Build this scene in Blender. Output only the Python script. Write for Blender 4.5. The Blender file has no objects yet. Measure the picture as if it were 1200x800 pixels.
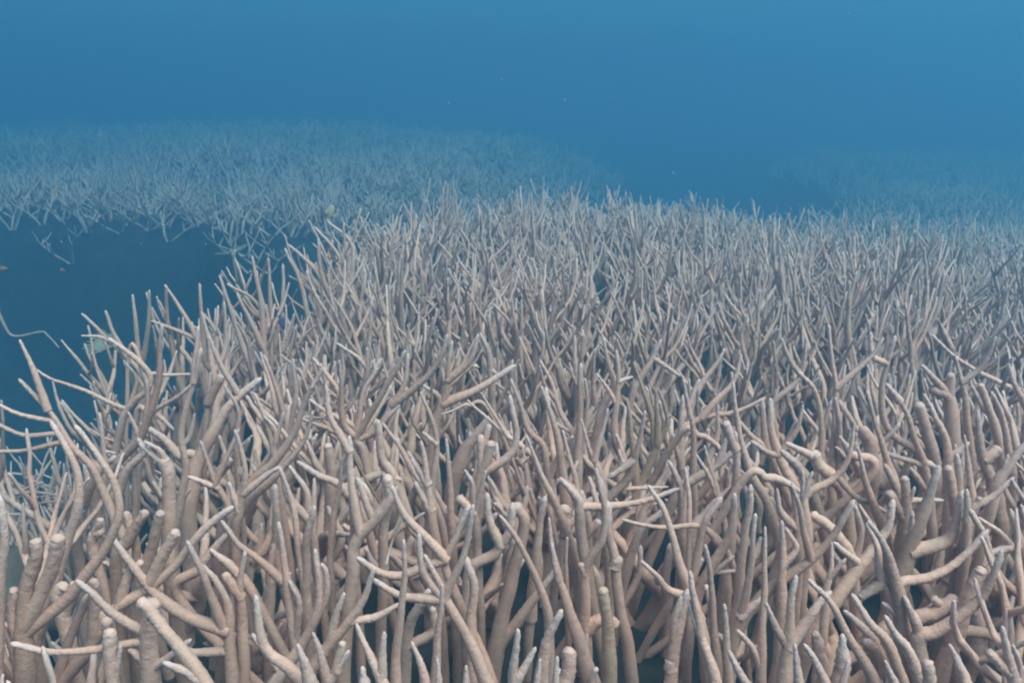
import bpy, math, random
import numpy as np

R = math.radians
rng = random.Random(11)

# ---------------------------------------------------------------- camera
FOCAL = 1039.0                    # focal length in pixels of a 1200 x 800 frame
PITCH = R(15.0)
CAM_Z = 1.6
scene = bpy.context.scene
cam_data = bpy.data.cameras.new('camera')
cam_data.sensor_width = 36.0
cam_data.lens = 36.0 * FOCAL / 1200.0
cam_data.clip_start = 0.02
cam_data.clip_end = 400
cam = bpy.data.objects.new('camera', cam_data)
cam.location = (0, 0, CAM_Z)
cam.rotation_euler = (R(90) - PITCH, 0, 0)
scene.collection.objects.link(cam)
scene.camera = cam

# ---------------------------------------------------------------- world, sun, exposure
SUN_ELEV, SUN_AZ = R(60), R(138)          # azimuth measured from straight ahead, minus = left
world = bpy.data.worlds.new('World')
scene.world = world
world.use_nodes = True
nt = world.node_tree
sky = nt.nodes.new('ShaderNodeTexSky')
sky.sky_type = 'NISHITA'
sky.sun_disc = False
sky.sun_elevation = SUN_ELEV
sky.sun_rotation = SUN_AZ
nt.links.new(sky.outputs[0], nt.nodes['Background'].inputs[0])
nt.nodes['Background'].inputs[1].default_value = 0.06
sun_data = bpy.data.lights.new('sun', 'SUN')
sun_data.energy = 5.0
sun_data.angle = R(48)
sun_data.color = (1.0, 0.875, 0.78)
sun = bpy.data.objects.new('sun', sun_data)
sun.rotation_euler = (R(90) - SUN_ELEV, 0, -SUN_AZ + R(180))
sun.location = (-2, 2, 6)
scene.collection.objects.link(sun)
scene.view_settings.view_transform = 'Standard'
scene.view_settings.look = 'None'
scene.view_settings.gamma = 1.0
scene.view_settings.exposure = 0.80
scene.cycles.max_bounces = 6
scene.cycles.diffuse_bounces = 2
scene.cycles.volume_bounces = 2
scene.cycles.use_denoising = True
scene.cycles.filter_width = 2.1

# ---------------------------------------------------------------- materials
def new_mat(name):
    m = bpy.data.materials.new(name)
    m.use_nodes = True
    t = m.node_tree
    t.nodes.clear()
    out = t.nodes.new('ShaderNodeOutputMaterial')
    return m, t, out

def coral_material(name, body, body2, tip, bump_scale=420.0, bump=0.38):
    m, t, out = new_mat(name)
    N, L = t.nodes.new, t.links.new
    p = N('ShaderNodeBsdfPrincipled')
    p.inputs['Roughness'].default_value = 0.72
    p.inputs['Specular IOR Level'].default_value = 0.18
    tc = N('ShaderNodeTexCoord')
    info = N('ShaderNodeObjectInfo')
    geo = N('ShaderNodeNewGeometry')
    n1 = N('ShaderNodeTexNoise'); n1.inputs['Scale'].default_value = 9.0; n1.inputs['Detail'].default_value = 4.0
    L(geo.outputs['Position'], n1.inputs['Vector'])
    mix = N('ShaderNodeMix'); mix.data_type = 'RGBA'
    mix.inputs['A'].default_value = (*body, 1); mix.inputs['B'].default_value = (*body2, 1)
    ramp = N('ShaderNodeMapRange'); ramp.inputs['From Min'].default_value = 0.36; ramp.inputs['From Max'].default_value = 0.64
    L(n1.outputs['Fac'], ramp.inputs['Value']); L(ramp.outputs[0], mix.inputs['Factor'])
    # broad patches where whole colonies are more tan, and small smears of algae film
    nb = N('ShaderNodeTexNoise'); nb.inputs['Scale'].default_value = 2.3; nb.inputs['Detail'].default_value = 2.0
    L(geo.outputs['Position'], nb.inputs['Vector'])
    mrb = N('ShaderNodeMapRange'); mrb.inputs['From Min'].default_value = 0.45; mrb.inputs['From Max'].default_value = 0.68; mrb.inputs['To Max'].default_value = 0.55
    L(nb.outputs['Fac'], mrb.inputs['Value'])
    mixb = N('ShaderNodeMix'); mixb.data_type = 'RGBA'
    L(mrb.outputs[0], mixb.inputs['Factor']); L(mix.outputs['Result'], mixb.inputs['A']); mixb.inputs['B'].default_value = (body[0] * 0.90, body[1] * 1.0, body[2] * 0.96, 1)
    na = N('ShaderNodeTexNoise'); na.inputs['Scale'].default_value = 34.0; na.inputs['Detail'].default_value = 5.0; na.inputs['Roughness'].default_value = 0.62
    L(geo.outputs['Position'], na.inputs['Vector'])
    mra = N('ShaderNodeMapRange'); mra.inputs['From Min'].default_value = 0.58; mra.inputs['From Max'].default_value = 0.70; mra.inputs['To Max'].default_value = 0.35
    L(na.outputs['Fac'], mra.inputs['Value'])
    mixa = N('ShaderNodeMix'); mixa.data_type = 'RGBA'
    L(mra.outputs[0], mixa.inputs['Factor']); L(mixb.outputs['Result'], mixa.inputs['A']); mixa.inputs['B'].default_value = (body[0] * 0.66, body[1] * 0.66, body[2] * 0.62, 1)
    mix = mixa
    # every branch a little lighter or darker than the next
    hsv = N('ShaderNodeHueSaturation')
    mr = N('ShaderNodeMapRange'); mr.inputs['To Min'].default_value = 0.80; mr.inputs['To Max'].default_value = 1.16
    L(info.outputs['Random'], mr.inputs['Value']); L(mr.outputs[0], hsv.inputs['Value'])
    L(mix.outputs['Result'], hsv.inputs['Color'])
    # pale growing tip
    at = N('ShaderNodeAttribute'); at.attribute_name = 'tip_fade'
    mix2 = N('ShaderNodeMix'); mix2.data_type = 'RGBA'
    L(at.outputs['Fac'], mix2.inputs['Factor']); L(hsv.outputs[0], mix2.inputs['A']); mix2.inputs['B'].default_value = (*tip, 1)
    # fine speckle of algae film and polyps
    n2 = N('ShaderNodeTexNoise'); n2.inputs['Scale'].default_value = 160.0; n2.inputs['Detail'].default_value = 3.0
    L(geo.outputs['Position'], n2.inputs['Vector'])
    mr2 = N('ShaderNodeMapRange'); mr2.inputs['From Min'].default_value = 0.3; mr2.inputs['From Max'].default_value = 0.7
    mr2.inputs['To Min'].default_value = 0.86; mr2.inputs['To Max'].default_value = 1.08
    L(n2.outputs['Fac'], mr2.inputs['Value'])
    hsv2 = N('ShaderNodeHueSaturation'); L(mix2.outputs['Result'], hsv2.inputs['Color']); L(mr2.outputs[0], hsv2.inputs['Value'])
    L(hsv2.outputs[0], p.inputs['Base Color'])
    vo = N('ShaderNodeTexVoronoi'); vo.inputs['Scale'].default_value = bump_scale
    L(geo.outputs['Position'], vo.inputs['Vector'])
    b = N('ShaderNodeBump'); b.invert = True; b.inputs['Strength'].default_value = bump; b.inputs['Distance'].default_value = 0.0012
    L(vo.outputs['Distance'], b.inputs['Height']); L(b.outputs[0], p.inputs['Normal'])
    L(p.outputs[0], out.inputs['Surface'])
    return m

M_CORAL = coral_material('bleached_coral', (0.67, 0.355, 0.26), (0.72, 0.435, 0.335), (0.79, 0.60, 0.565))
M_DEAD = coral_material('dead_coral', (0.22, 0.12, 0.075), (0.30, 0.18, 0.12), (0.3, 0.2, 0.14))
M_WARM = coral_material('tan_coral', (0.57, 0.325, 0.21), (0.61, 0.37, 0.26), (0.66, 0.47, 0.38))

def simple_mat(name, c1, c2, scale, rough=0.85, bump=0.6, dist=0.01):
    m, t, out = new_mat(name)
    N, L = t.nodes.new, t.links.new
    p = N('ShaderNodeBsdfPrincipled'); p.inputs['Roughness'].default_value = rough
    p.inputs['Specular IOR Level'].default_value = 0.2
    geo = N('ShaderNodeNewGeometry')
    n = N('ShaderNodeTexNoise'); n.inputs['Scale'].default_value = scale; n.inputs['Detail'].default_value = 6.0
    L(geo.outputs['Position'], n.inputs['Vector'])
    mix = N('ShaderNodeMix'); mix.data_type = 'RGBA'
    mix.inputs['A'].default_value = (*c1, 1); mix.inputs['B'].default_value = (*c2, 1)
    mr = N('ShaderNodeMapRange'); mr.inputs['From Min'].default_value = 0.35; mr.inputs['From Max'].default_value = 0.65
    L(n.outputs['Fac'], mr.inputs['Value']); L(mr.outputs[0], mix.inputs['Factor'])
    L(mix.outputs['Result'], p.inputs['Base Color'])
    b = N('ShaderNodeBump'); b.inputs['Strength'].default_value = bump; b.inputs['Distance'].default_value = dist
    L(n.outputs['Fac'], b.inputs['Height']); L(b.outputs[0], p.inputs['Normal'])
    L(p.outputs[0], out.inputs['Surface'])
    return m

M_PLATE = coral_material('shaded_plate_coral', (0.16, 0.15, 0.12), (0.22, 0.20, 0.16), (0.3, 0.28, 0.24))  # plates' shade is put into the colour: darker than the coral itself
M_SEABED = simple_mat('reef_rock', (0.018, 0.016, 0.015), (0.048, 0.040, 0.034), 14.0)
M_ROCK = simple_mat('brown_rock', (0.11, 0.075, 0.055), (0.17, 0.12, 0.085), 18.0)

# ---------------------------------------------------------------- helpers
def link(o):
    scene.collection.objects.link(o)
    return o

def mesh_from(name, verts, quads, tris, fade, mat):
    me = bpy.data.meshes.new(name)
    nq, ntr = len(quads), len(tris)
    me.vertices.add(len(verts))
    me.vertices.foreach_set('co', np.asarray(verts, np.float32).ravel())
    loops = np.concatenate([np.asarray(quads, np.int32).ravel(), np.asarray(tris, np.int32).ravel()]).astype(np.int32)
    me.loops.add(len(loops))
    me.loops.foreach_set('vertex_index', loops)
    me.polygons.add(nq + ntr)
    starts = np.concatenate([np.arange(nq) * 4, nq * 4 + np.arange(ntr) * 3]).astype(np.int32)
    me.polygons.foreach_set('loop_start', starts)
    me.polygons.foreach_set('use_smooth', np.ones(nq + ntr, bool))
    me.update(calc_edges=True)
    if fade is not None:
        a = me.attributes.new('tip_fade', 'FLOAT', 'POINT')
        a.data.foreach_set('value', np.asarray(fade, np.float32))
    me.materials.append(mat)
    return me

def catmull(pts, n_per):
    pts = np.asarray(pts, float)
    if len(pts) == 2:
        t = np.linspace(0, 1, n_per + 1)[:, None]
        return pts[0] * (1 - t) + pts[1] * t
    P = np.vstack([2 * pts[0] - pts[1], pts, 2 * pts[-1] - pts[-2]])
    out = []
    for i in range(1, len(P) - 2):
        t = np.linspace(0, 1, n_per, endpoint=False)[:, None]
        p0, p1, p2, p3 = P[i - 1], P[i], P[i + 1], P[i + 2]
        out.append(0.5 * (2 * p1 + (p2 - p0) * t + (2 * p0 - 5 * p1 + 4 * p2 - p3) * t * t + (3 * p1 - p0 - 3 * p2 + p3) * t ** 3))
    out.append(pts[-1][None])
    return np.vstack(out)

def resample(pts, rad, step):
    """Catmull-Rom through pts (with radius as a 4th coordinate), even spacing."""
    q = catmull(np.hstack([np.asarray(pts, float), np.asarray(rad, float)[:, None]]), 12)
    d = np.concatenate([[0], np.cumsum(np.linalg.norm(np.diff(q[:, :3], axis=0), axis=1))])
    n = max(3, int(round(d[-1] / step)) + 1)
    s = np.linspace(0, d[-1], n)
    return np.stack([np.interp(s, d, q[:, k]) for k in range(4)], 1), s

def tube(pts, rad, sides, step, knob=0.0, seed=0, wob=0.0, fade_len=0.022, blunt=False):
    """One coral branch: tapered tube with a rounded end; knob = height of the corallite bumps near the tip."""
    g = np.random.default_rng(seed)
    q, s = resample(pts, rad, step)
    P, r = q[:, :3].copy(), q[:, 3].copy()
    L = s[-1]
    n = len(P)
    if wob > 0:
        k = np.linspace(0, L * 42, n)[:, None]
        ph = g.uniform(0, 6.28, (2, 3)); am = np.minimum(1, s / 0.05)[:, None]
        P += am * wob * (np.sin(k + ph[0]) + 0.6 * np.sin(2.3 * k + ph[1]))
        r = r * (1 + 0.035 * np.sin(s * 61 + ph[0, 0]) + 0.02 * np.sin(s * 117 + ph[1, 0]))
    T = np.gradient(P, axis=0); T /= np.linalg.norm(T, axis=1)[:, None] + 1e-12
    a = np.array([1.0, 0, 0]) if abs(T[0, 0]) < 0.8 else np.array([0, 1.0, 0])
    U = np.zeros((n, 3)); u = a - T[0] * a.dot(T[0]); U[0] = u / np.linalg.norm(u)
    for i in range(1, n):
        u = U[i - 1] - T[i] * U[i - 1].dot(T[i]); U[i] = u / (np.linalg.norm(u) + 1e-12)
    V = np.cross(T, U)
    # rounded end: extra rings beyond the last one
    capn = 5 if sides > 8 else (3 if sides > 6 else 1)
    rt = r[-1]
    ext = 1.0 if blunt else 3.0
    caps = [(ext * rt * math.sin(k / (capn + 1) * 1.45), rt * math.cos(k / (capn + 1) * 1.45)) for k in range(1, capn + 1)]
    for h, rr in caps:
        P = np.vstack([P, P[n - 1] + T[n - 1] * h]); r = np.append(r, rr)
        U = np.vstack([U, U[n - 1]]); V = np.vstack([V, V[n - 1]])
        s = np.append(s, L + h)
    m = len(P)
    ang = np.arange(sides) / sides * 2 * math.pi
    ang = ang[None, :] + (np.arange(m) % 2)[:, None] * (math.pi / sides)
    rr = np.repeat(r[:, None], sides, 1)
    rr = rr * (1 + g.uniform(-0.018, 0.018, rr.shape))
    if knob > 0:
        amt = 0.12 + 0.88 * np.exp(-(L - np.minimum(s, L)) / 0.045)
        pat = g.random(rr.shape) < 0.42
        rr = rr + np.minimum(knob, 0.26 * r)[:, None] * amt[:, None] * pat * g.uniform(0.5, 1.3, rr.shape)
    verts = P[:, None, :] + rr[..., None] * (np.cos(ang)[..., None] * U[:, None, :] + np.sin(ang)[..., None] * V[:, None, :])
    verts = verts.reshape(-1, 3)
    tipv = P[n - 1] + T[n - 1] * (ext * rt * 1.03)
    verts = np.vstack([verts, tipv])
    i = np.arange(m - 1)[:, None] * sides; j = np.arange(sides)[None, :]; jn = (j + 1) % sides
    quads = np.stack([i + j, i + jn, i + sides + jn, i + sides + j], -1).reshape(-1, 4)
    b = (m - 1) * sides
    tris = np.stack([b + np.arange(sides), b + (np.arange(sides) + 1) % sides, np.full(sides, m * sides)], 1)
    fl = fade_len if not blunt else 0.006
    fade = np.exp(-np.maximum(L - s, 0) / fl) * (0.45 if not blunt else 0.2)
    fade = np.append(np.repeat(fade, sides), fade[-1])
    return verts, quads, tris, fade

def merge(parts):
    vs, qs, ts, fs, o = [], [], [], [], 0
    for v, q, t, f in parts:
        vs.append(v); qs.append(q + o); ts.append(t + o); fs.append(f); o += len(v)
    return np.vstack(vs), np.vstack(qs), np.vstack(ts), np.concatenate(fs)

def empty(name, loc, label, cat, group=None):
    o = bpy.data.objects.new(name, None)
    o.empty_display_size = 0.05
    o.location = loc
    o['label'] = label; o['category'] = cat
    if group: o['group'] = group
    return link(o)

def child(name, me, parent):
    o = bpy.data.objects.new(name, me)
    o.parent = parent
    return link(o)

def ray(px, py):
    cx, cy = (px - 600.0) / FOCAL, (400.0 - py) / FOCAL
    return np.array([cx, math.cos(PITCH) + cy * math.sin(PITCH), -math.sin(PITCH) + cy * math.cos(PITCH)])

def at(px, py, y):
    """Point seen at pixel (px, py) that stands y metres ahead of the camera."""
    d = ray(px, py)
    return np.array([0, 0, CAM_Z]) + d * (y / d[1])

def project(p):
    x, y, z = p[0], p[1], p[2] - CAM_Z
    depth = y * math.cos(PITCH) - z * math.sin(PITCH)
    v = y * math.sin(PITCH) + z * math.cos(PITCH)
    if depth < 0.05: return None
    return 600 + FOCAL * x / depth, 400 - FOCAL * v / depth, depth

# ---------------------------------------------------------------- the reef's shape
def sstep(a, b, x):
    t = np.clip((x - a) / (b - a), 0, 1)
    return t * t * (3 - 2 * t)

STALK = 0.38
def canopy(x, y):
    """Height of the coral tops at (x, y); NaN-free, works on arrays."""
    x = np.asarray(x, float); y = np.asarray(y, float)
    # near mound: left edge, far edge
    edge = np.interp(y, [0.0, 0.7, 1.1, 1.5, 1.8, 2.2, 2.7, 3.3, 4.0, 6.0], [-1.3, -1.25, -0.62, -0.72, -0.92, -0.88, -0.62, -0.62, -0.5, 0.3])
    m = sstep(-0.18, 0.10, x - edge)
    far = np.interp(x, [-1, 0, 0.8, 1.4, 2.2, 3.5], [5.5, 5.8, 5.7, 6.0, 6.4, 6.8])
    m = m * (1 - sstep(-0.3, 0.6, y - far))
    top = 1.175 + 0.03 * np.sin(2.1 * x + 0.6) * np.sin(1.7 * y + 0.4) + sstep(1.4, 2.0, y) * (0.045 * np.sin(6.3 * x + 2 * y) * np.sin(5.1 * y - 1.3 * x) + 0.02 * np.sin(13 * x + 4) * np.sin(11 * y))
    top = top + 0.05 * sstep(1.5, 3.0, y) * (1 - sstep(0.3, 1.6, x)) - 0.05 * sstep(0.6, 2.0, x) - 0.27 * sstep(2.9, 6.0, y) + 0.03 * np.exp(-((x - 0.1) / 0.8) ** 2) * sstep(2.0, 3.0, y) - 0.09 * sstep(-0.25, -0.95, x) * sstep(1.5, 2.0, y)
    low = 0.15
    near = low + (top - low) * m
    hollow = sstep(1.45, 1.65, y) * (1 - sstep(2.3, 2.6, y)) * sstep(-0.5, -0.75, x)
    near = np.maximum(near, low + (0.70 - low) * hollow)
    # far reef on the left, rising away from us
    fe = np.interp(x, [-6, -3, -2.0, -1.2, -0.4, 0.3, 1.0], [6.2, 5.8, 5.5, 5.3, 5.6, 6.6, 9.0])
    fe = fe + 0.12 * np.sin(2.3 * x + 0.7) + 0.08 * np.sin(5.1 * x)
    fm = sstep(-0.15, 0.25, y - fe) * (1 - sstep(-1.0, 3.4, x - 0.05 * (y - 6)))
    ftop = 1.00 + 0.055 * np.clip(y - 5.4, 0, 7.0) - 0.05 * np.clip(x + 1.6 + 0.25 * (y - 4), 0, 4) - 0.03 * np.clip(-x - 2.2, 0, 4) + 0.07 * np.sin(1.9 * x + 0.8 * y) * np.sin(1.3 * y - 0.7 * x)
    fz = low + (ftop - low) * fm
    # dim reef on the far right
    re = np.interp(x, [2.0, 4.0, 6.0], [7.2, 6.8, 6.6])
    rm = sstep(-0.2, 0.5, y - re) * sstep(1.3, 4.0, x - 0.16 * (y - 7))
    rz = low + (0.72 + 0.02 * np.clip(y - 6.5, 0, 8) + 0.06 * np.sin(1.4 * x + y) - low) * rm
    return np.maximum(np.maximum(near, fz), rz)

def ground_z(x, y):
    c = canopy(x, y)
    return c - (STALK - 0.12 * sstep(3.8, 4.8, np.asarray(y, float))) - 0.25 * (1 - sstep(0.15, 0.85, c))

def build_seabed():
    xs = np.unique(np.concatenate([np.linspace(-30, -6, 14), np.arange(-6, 6.01, 0.07), np.linspace(6, 30, 14)]))
    ys = np.unique(np.concatenate([np.linspace(-15, -0.5, 8), np.arange(-0.5, 12.01, 0.08), np.linspace(12, 46, 18)]))
    X, Y = np.meshgrid(xs, ys)
    Z = ground_z(X, Y)
    g = np.random.default_rng(5)
    Z = Z + 0.02 * np.sin(X * 9 + 1.3 * np.sin(Y * 7)) * np.sin(Y * 8 + X * 3) + g.uniform(-0.012, 0.012, Z.shape)
    Z = np.where(Y < 0, ground_z(X, 0 * Y), Z)
    ny, nx = X.shape
    v = np.stack([X, Y, Z], -1).reshape(-1, 3)
    i = np.arange(ny - 1)[:, None] * nx; j = np.arange(nx - 1)[None, :]
    q = np.stack([i + j, i + j + 1, i + nx + j + 1, i + nx + j], -1).reshape(-1, 4)
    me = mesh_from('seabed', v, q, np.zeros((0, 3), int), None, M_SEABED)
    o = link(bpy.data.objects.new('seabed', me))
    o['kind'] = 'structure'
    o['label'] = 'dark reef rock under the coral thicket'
build_seabed()

# ---------------------------------------------------------------- water: one closed box of blue scattering water
def build_haze():
    x0, x1, y0, y1, z0, z1 = -31, 31, -16, 47, -1.2, 3.3
    v = [(x, y, z) for z in (z0, z1) for y in (y0, y1) for x in (x0, x1)]
    f = [(0, 2, 3, 1), (4, 5, 7, 6), (0, 1, 5, 4), (2, 6, 7, 3), (0, 4, 6, 2), (1, 3, 7, 5)]
    me = bpy.data.meshes.new('haze'); me.from_pydata(v, [], f); me.update()
    m, t, out = new_mat('sea_water')
    pv = t.nodes.new('ShaderNodeVolumePrincipled')
    pv.inputs['Color'].default_value = (0.135, 0.330, 0.461, 1)
    pv.inputs['Absorption Color'].default_value = (0.000, 0.229, 0.501, 1)
    pv.inputs['Density'].default_value = 0.262
    pv.inputs['Anisotropy'].default_value = 0.5
    t.links.new(pv.outputs[0], out.inputs['Volume'])
    me.materials.append(m)
    o = link(bpy.data.objects.new('haze', me))
    o['kind'] = 'stuff'; o['label'] = 'hazy blue sea water filling the whole view'
build_haze()

# ---------------------------------------------------------------- traced corals of the front rows
# Each coral: tile, list of branches; a branch runs from base to tip as (u, v) in quarter pixels of the tile, then (width at base, width at tip).
TILES = dict(A=(0, 600), B=(300, 600), C=(600, 600), D=(900, 600), E=(0, 400), F=(300, 400), G=(600, 400), H=(900, 400), I=(0, 100, 2.667), J=(0, 560, 5.717), K=(0, 350, 10.0))
TR = []
def T(tile, *branches, d=None, mat=None):
    TR.append((tile, branches, d, mat))
def b(*uv, w=(40, 25), blunt=False):
    return ([tuple(uv[i:i + 2]) for i in range(0, len(uv), 2)], w, blunt)

# --- bottom left
T('A', b(1095, 900, 1075, 600, 1070, 430, 1010, 320, 965, 270, w=(85, 35)), b(1030, 560, 880, 490, 740, 390, 620, 250, 540, 140, w=(80, 42)),
  b(1040, 560, 1000, 420, 950, 280, 890, 160, w=(62, 34)), b(1060, 655, 900, 655, 850, 620, w=(58, 42)))
T('A', b(1010, 900, 960, 800, 860, 660, 760, 530, 690, 440, 668, 420, w=(78, 58), blunt=True), b(960, 800, 880, 750, 800, 715, w=(60, 45)), d=0.66)
T('A', b(720, 900, 705, 700, 700, 580, 708, 440, w=(115, 85), blunt=True), b(710, 570, 600, 520, 500, 450, 430, 380, 385, 340, w=(62, 40)),
  b(690, 600, 450, 640, 250, 655, 90, 620, w=(45, 42)), b(620, 800, 720, 730, 800, 670, 870, 610, w=(55, 40)), b(660, 720, 640, 660, 615, 640, w=(50, 40), blunt=True), b(700, 760, 690, 690, w=(55, 45), blunt=True), d=0.72)
T('A', b(120, 900, 115, 650, 105, 545, 130, 350, 170, 210, 170, 145, w=(120, 60), blunt=True), b(110, 560, 210, 350, 255, 230, 275, 130, w=(85, 66), blunt=True),
  b(120, 575, 300, 420, 400, 290, 490, 170, 560, 20, 540, -120, 480, -240, 365, -385, w=(75, 34)), b(40, 900, 60, 650, 20, 560, -40, 500, w=(60, 50)), b(100, 700, 60, 500, 60, 370, w=(60, 45), blunt=True), d=0.74)
T('A', b(200, 500, 320, 120, 370, -20, 365, -150, 330, -260, 250, -400, w=(78, 34)), d=0.84)
T('A', b(-20, 900, -10, 600, 0, 300, 22, 130, 5, -30, w=(80, 50)), d=0.72)
T('A', b(250, 830, 330, 600, 395, 420, w=(62, 50)), b(230, 850, 420, 640, 500, 520, w=(72, 55), blunt=True), b(420, 800, 430, 600, 440, 330, w=(72, 50), blunt=True), d=0.78)
T('A', b(545, 900, 515, 680, 510, 575, w=(72, 66), blunt=True), b(570, 820, 560, 640, w=(45, 30)), d=0.70)
T('A', b(540, 460, 720, 340, 860, 200, 980, 60, 1060, 0, w=(62, 48)), b(560, 440, 600, 300, 655, 240, w=(60, 40), blunt=True), b(680, 330, 760, 210, 820, 100, w=(70, 52), blunt=True), d=0.86)
T('A', b(660, 350, 720, 130, 750, 10, w=(68, 52), blunt=True), b(600, 130, 680, 10, w=(60, 50), blunt=True), b(590, 420, 640, 200, 590, 10, w=(50, 40), blunt=True), d=0.95)
T('A', b(1300, 300, 1200, 210, 1120, 150, 1050, 60, w=(48, 28)), b(940, 260, 1060, 110, w=(52, 40)), b(1090, 260, 1010, 190, w=(50, 34)), d=0.95)
T('A', b(1140, 700, 1130, 350, 1145, 200, w=(72, 30)), b(1100, 400, 1060, 300, w=(60, 45), blunt=True), d=0.88)
T('A', b(460, 250, 430, 130, 465, 90, w=(55, 50), blunt=True), b(420, 100, 470, 40, w=(40, 36), blunt=True), d=0.95)
T('A', b(300, 520, 270, 390, 290, 350, w=(75, 65), blunt=True), b(330, 480, 350, 340, w=(60, 50), blunt=True), d=0.82)
# --- bottom, second quarter
T('B', b(200, 760, 190, 640, 150, 400, 130, 200, 110, 70, w=(68, 34)), b(225, 600, 200, 430, 165, 340, w=(52, 30)))
T('B', b(240, 700, 240, 500, 235, 300, 235, 130, 268, 0, w=(75, 42)), b(215, 420, 200, 150, 175, -20, 115, -190, w=(52, 28)), d=0.92)
T('B', b(60, 860, 90, 800, 220, 620, 280, 480, 295, 330, 280, 200, w=(80, 34)), b(290, 580, 330, 400, 330, 280, 322, 262, w=(48, 30)), b(60, 700, 0, 600, w=(48, 40)))
T('B', b(290, 700, 430, 520, 500, 410, 545, 285, w=(70, 34)), b(470, 530, 560, 490, 650, 440, w=(50, 34)), b(315, 610, 370, 500, 405, 400, w=(52, 34)), d=0.78)
T('B', b(415, 640, 450, 300, 470, 140, 560, 30, 620, -60, 615, -150, w=(78, 56), blunt=True), b(472, 100, 460, -50, 440, -200, 440, -330, w=(62, 38)),
  b(435, -290, 350, -450, 330, -570, w=(48, 28)), b(560, 40, 480, -140, w=(50, 30)), d=0.98)
T('B', b(650, 860, 665, 600, 690, 350, 695, 150, w=(62, 28)), d=0.74)
T('B', b(1120, 860, 1080, 800, 1000, 600, 900, 430, 890, 380, 960, 240, 1000, 110, 1012, -10, w=(76, 34)), b(870, 400, 800, 300, 770, 200, 765, 130, w=(58, 34)),
  b(870, 425, 720, 400, 640, 370, 570, 325, w=(62, 38)), b(930, 440, 850, 320, 800, 220, w=(45, 30)), d=0.80)
T('B', b(1090, 760, 1030, 600, 960, 440, 900, 300, 890, 225, 940, 110, 990, 0, w=(66, 42)), b(895, 230, 800, 250, 680, 295, 580, 280, 500, 230, w=(62, 40)),
  b(885, 215, 780, 100, 690, 0, 645, -100, w=(62, 32)), d=0.86)
T('B', b(830, 860, 850, 600, 870, 450, 875, 355, w=(58, 28)))
T('B', b(800, 830, 770, 700, 740, 625, w=(55, 28)))
T('B', b(610, 830, 530, 660, 480, 545, w=(66, 28)), b(605, 780, 600, 590, w=(58, 38)))
T('B', b(345, 850, 310, 680, 275, 580, w=(70, 28)), b(405, 790, 420, 670, w=(52, 34)), b(375, 740, 405, 615, w=(60, 38), blunt=True))
T('B', b(260, 830, 235, 710, 205, 640, w=(88, 34)))
T('B', b(690, 860, 700, 700, 720, 520, 790, 400, w=(82, 60)), b(760, 640, 830, 560, 825, 460, w=(60, 38), blunt=True), d=0.95)
T('B', b(1000, 520, 1005, 270, 1120, 190, 1190, 90, 1200, 0, w=(85, 52)), b(1140, 150, 1100, 50, 1085, -60, w=(62, 38)), d=0.98)
T('B', b(1090, 860, 1140, 600, 1180, 300, 1210, 150, w=(95, 60)), d=1.05)
T('B', b(860, 850, 855, 705, w=(40, 24)), b(990, 850, 985, 735, w=(52, 28)), b(505, 850, 500, 755, w=(80, 45)), d=0.64)
T('B', b(180, 760, 60, 650, 15, 540, 0, 420, w=(72, 42)), d=0.70)
T('B', b(60, 480, 80, 330, 130, 300, w=(55, 40)), b(20, 500, 70, 250, 95, 110, w=(60, 34)), b(0, 380, 30, 260, w=(50, 35)), d=0.98)
T('B', b(100, 640, 60, 520, 140, 480, w=(50, 40)), b(50, 560, 40, 420, 100, 300, w=(60, 40)), d=1.0)
T('B', b(340, 360, 390, 310, 440, 280, w=(40, 35)), b(300, 300, 400, 130, 350, 0, w=(60, 40)), b(400, 300, 340, 230, w=(60, 60), blunt=True), d=1.12)
T('B', b(1010, 640, 1012, 480, 1022, 340, 990, 240, w=(64, 50)), d=0.84)
# --- bottom, third quarter
T('C', b(395, 880, 330, 660, 260, 430, 210, 280, 185, 165, w=(105, 26)), b(225, 320, 185, 150, 172, 40, w=(48, 20)), b(330, 690, 350, 590, w=(36, 26)))
T('C', b(175, 700, 170, 530, 150, 400, 90, 250, 30, 140, -50, 30, w=(62, 26)), d=0.88)
T('C', b(345, 640, 340, 540, 345, 430, 350, 250, 420, 130, 435, 0, 415, -120, 400, -185, w=(70, 30)), b(340, 560, 400, 510, 450, 500, 478, 520, w=(76, 58), blunt=True), b(345, 290, 325, 250, w=(45, 38), blunt=True), d=0.92)
T('C', b(570, 900, 540, 600, 500, 420, 480, 220, 455, 100, 450, 0, w=(78, 58)), b(480, 260, 492, 225, w=(75, 60), blunt=True), d=0.98)
T('C', b(455, 860, 455, 600, 440, 450, 425, 372, w=(86, 56), blunt=True), d=0.86, mat='warm')
T('C', b(262, 600, 255, 200, 255, 130, w=(40, 18)), d=0.92)
T('C', b(960, 140, 880, 65, 720, 70, 620, 60, 530, 38, w=(38, 22)), d=1.0)
T('C', b(880, 520, 830, 360, 790, 260, 750, 100, 710, -20, 650, -110, w=(66, 28)), b(870, 400, 820, 392, 730, 360, 680, 300, 620, 240, w=(52, 26)), d=0.90)
T('C', b(735, 880, 755, 660, 790, 500, 815, 410, w=(82, 58)), b(750, 740, 742, 705, w=(70, 55), blunt=True), b(740, 640, 760, 500, 780, 420, w=(50, 40)), d=0.86)
T('C', b(965, 860, 900, 620, 860, 520, 835, 440, w=(72, 28)), b(885, 560, 860, 420, 840, 300, w=(50, 32)), d=0.70)
T('C', b(965, 800, 945, 500, 930, 300, 905, 165, w=(58, 26)), d=0.82)
T('C', b(1008, 860, 1005, 600, 1000, 450, w=(58, 32)), d=0.72)
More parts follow.
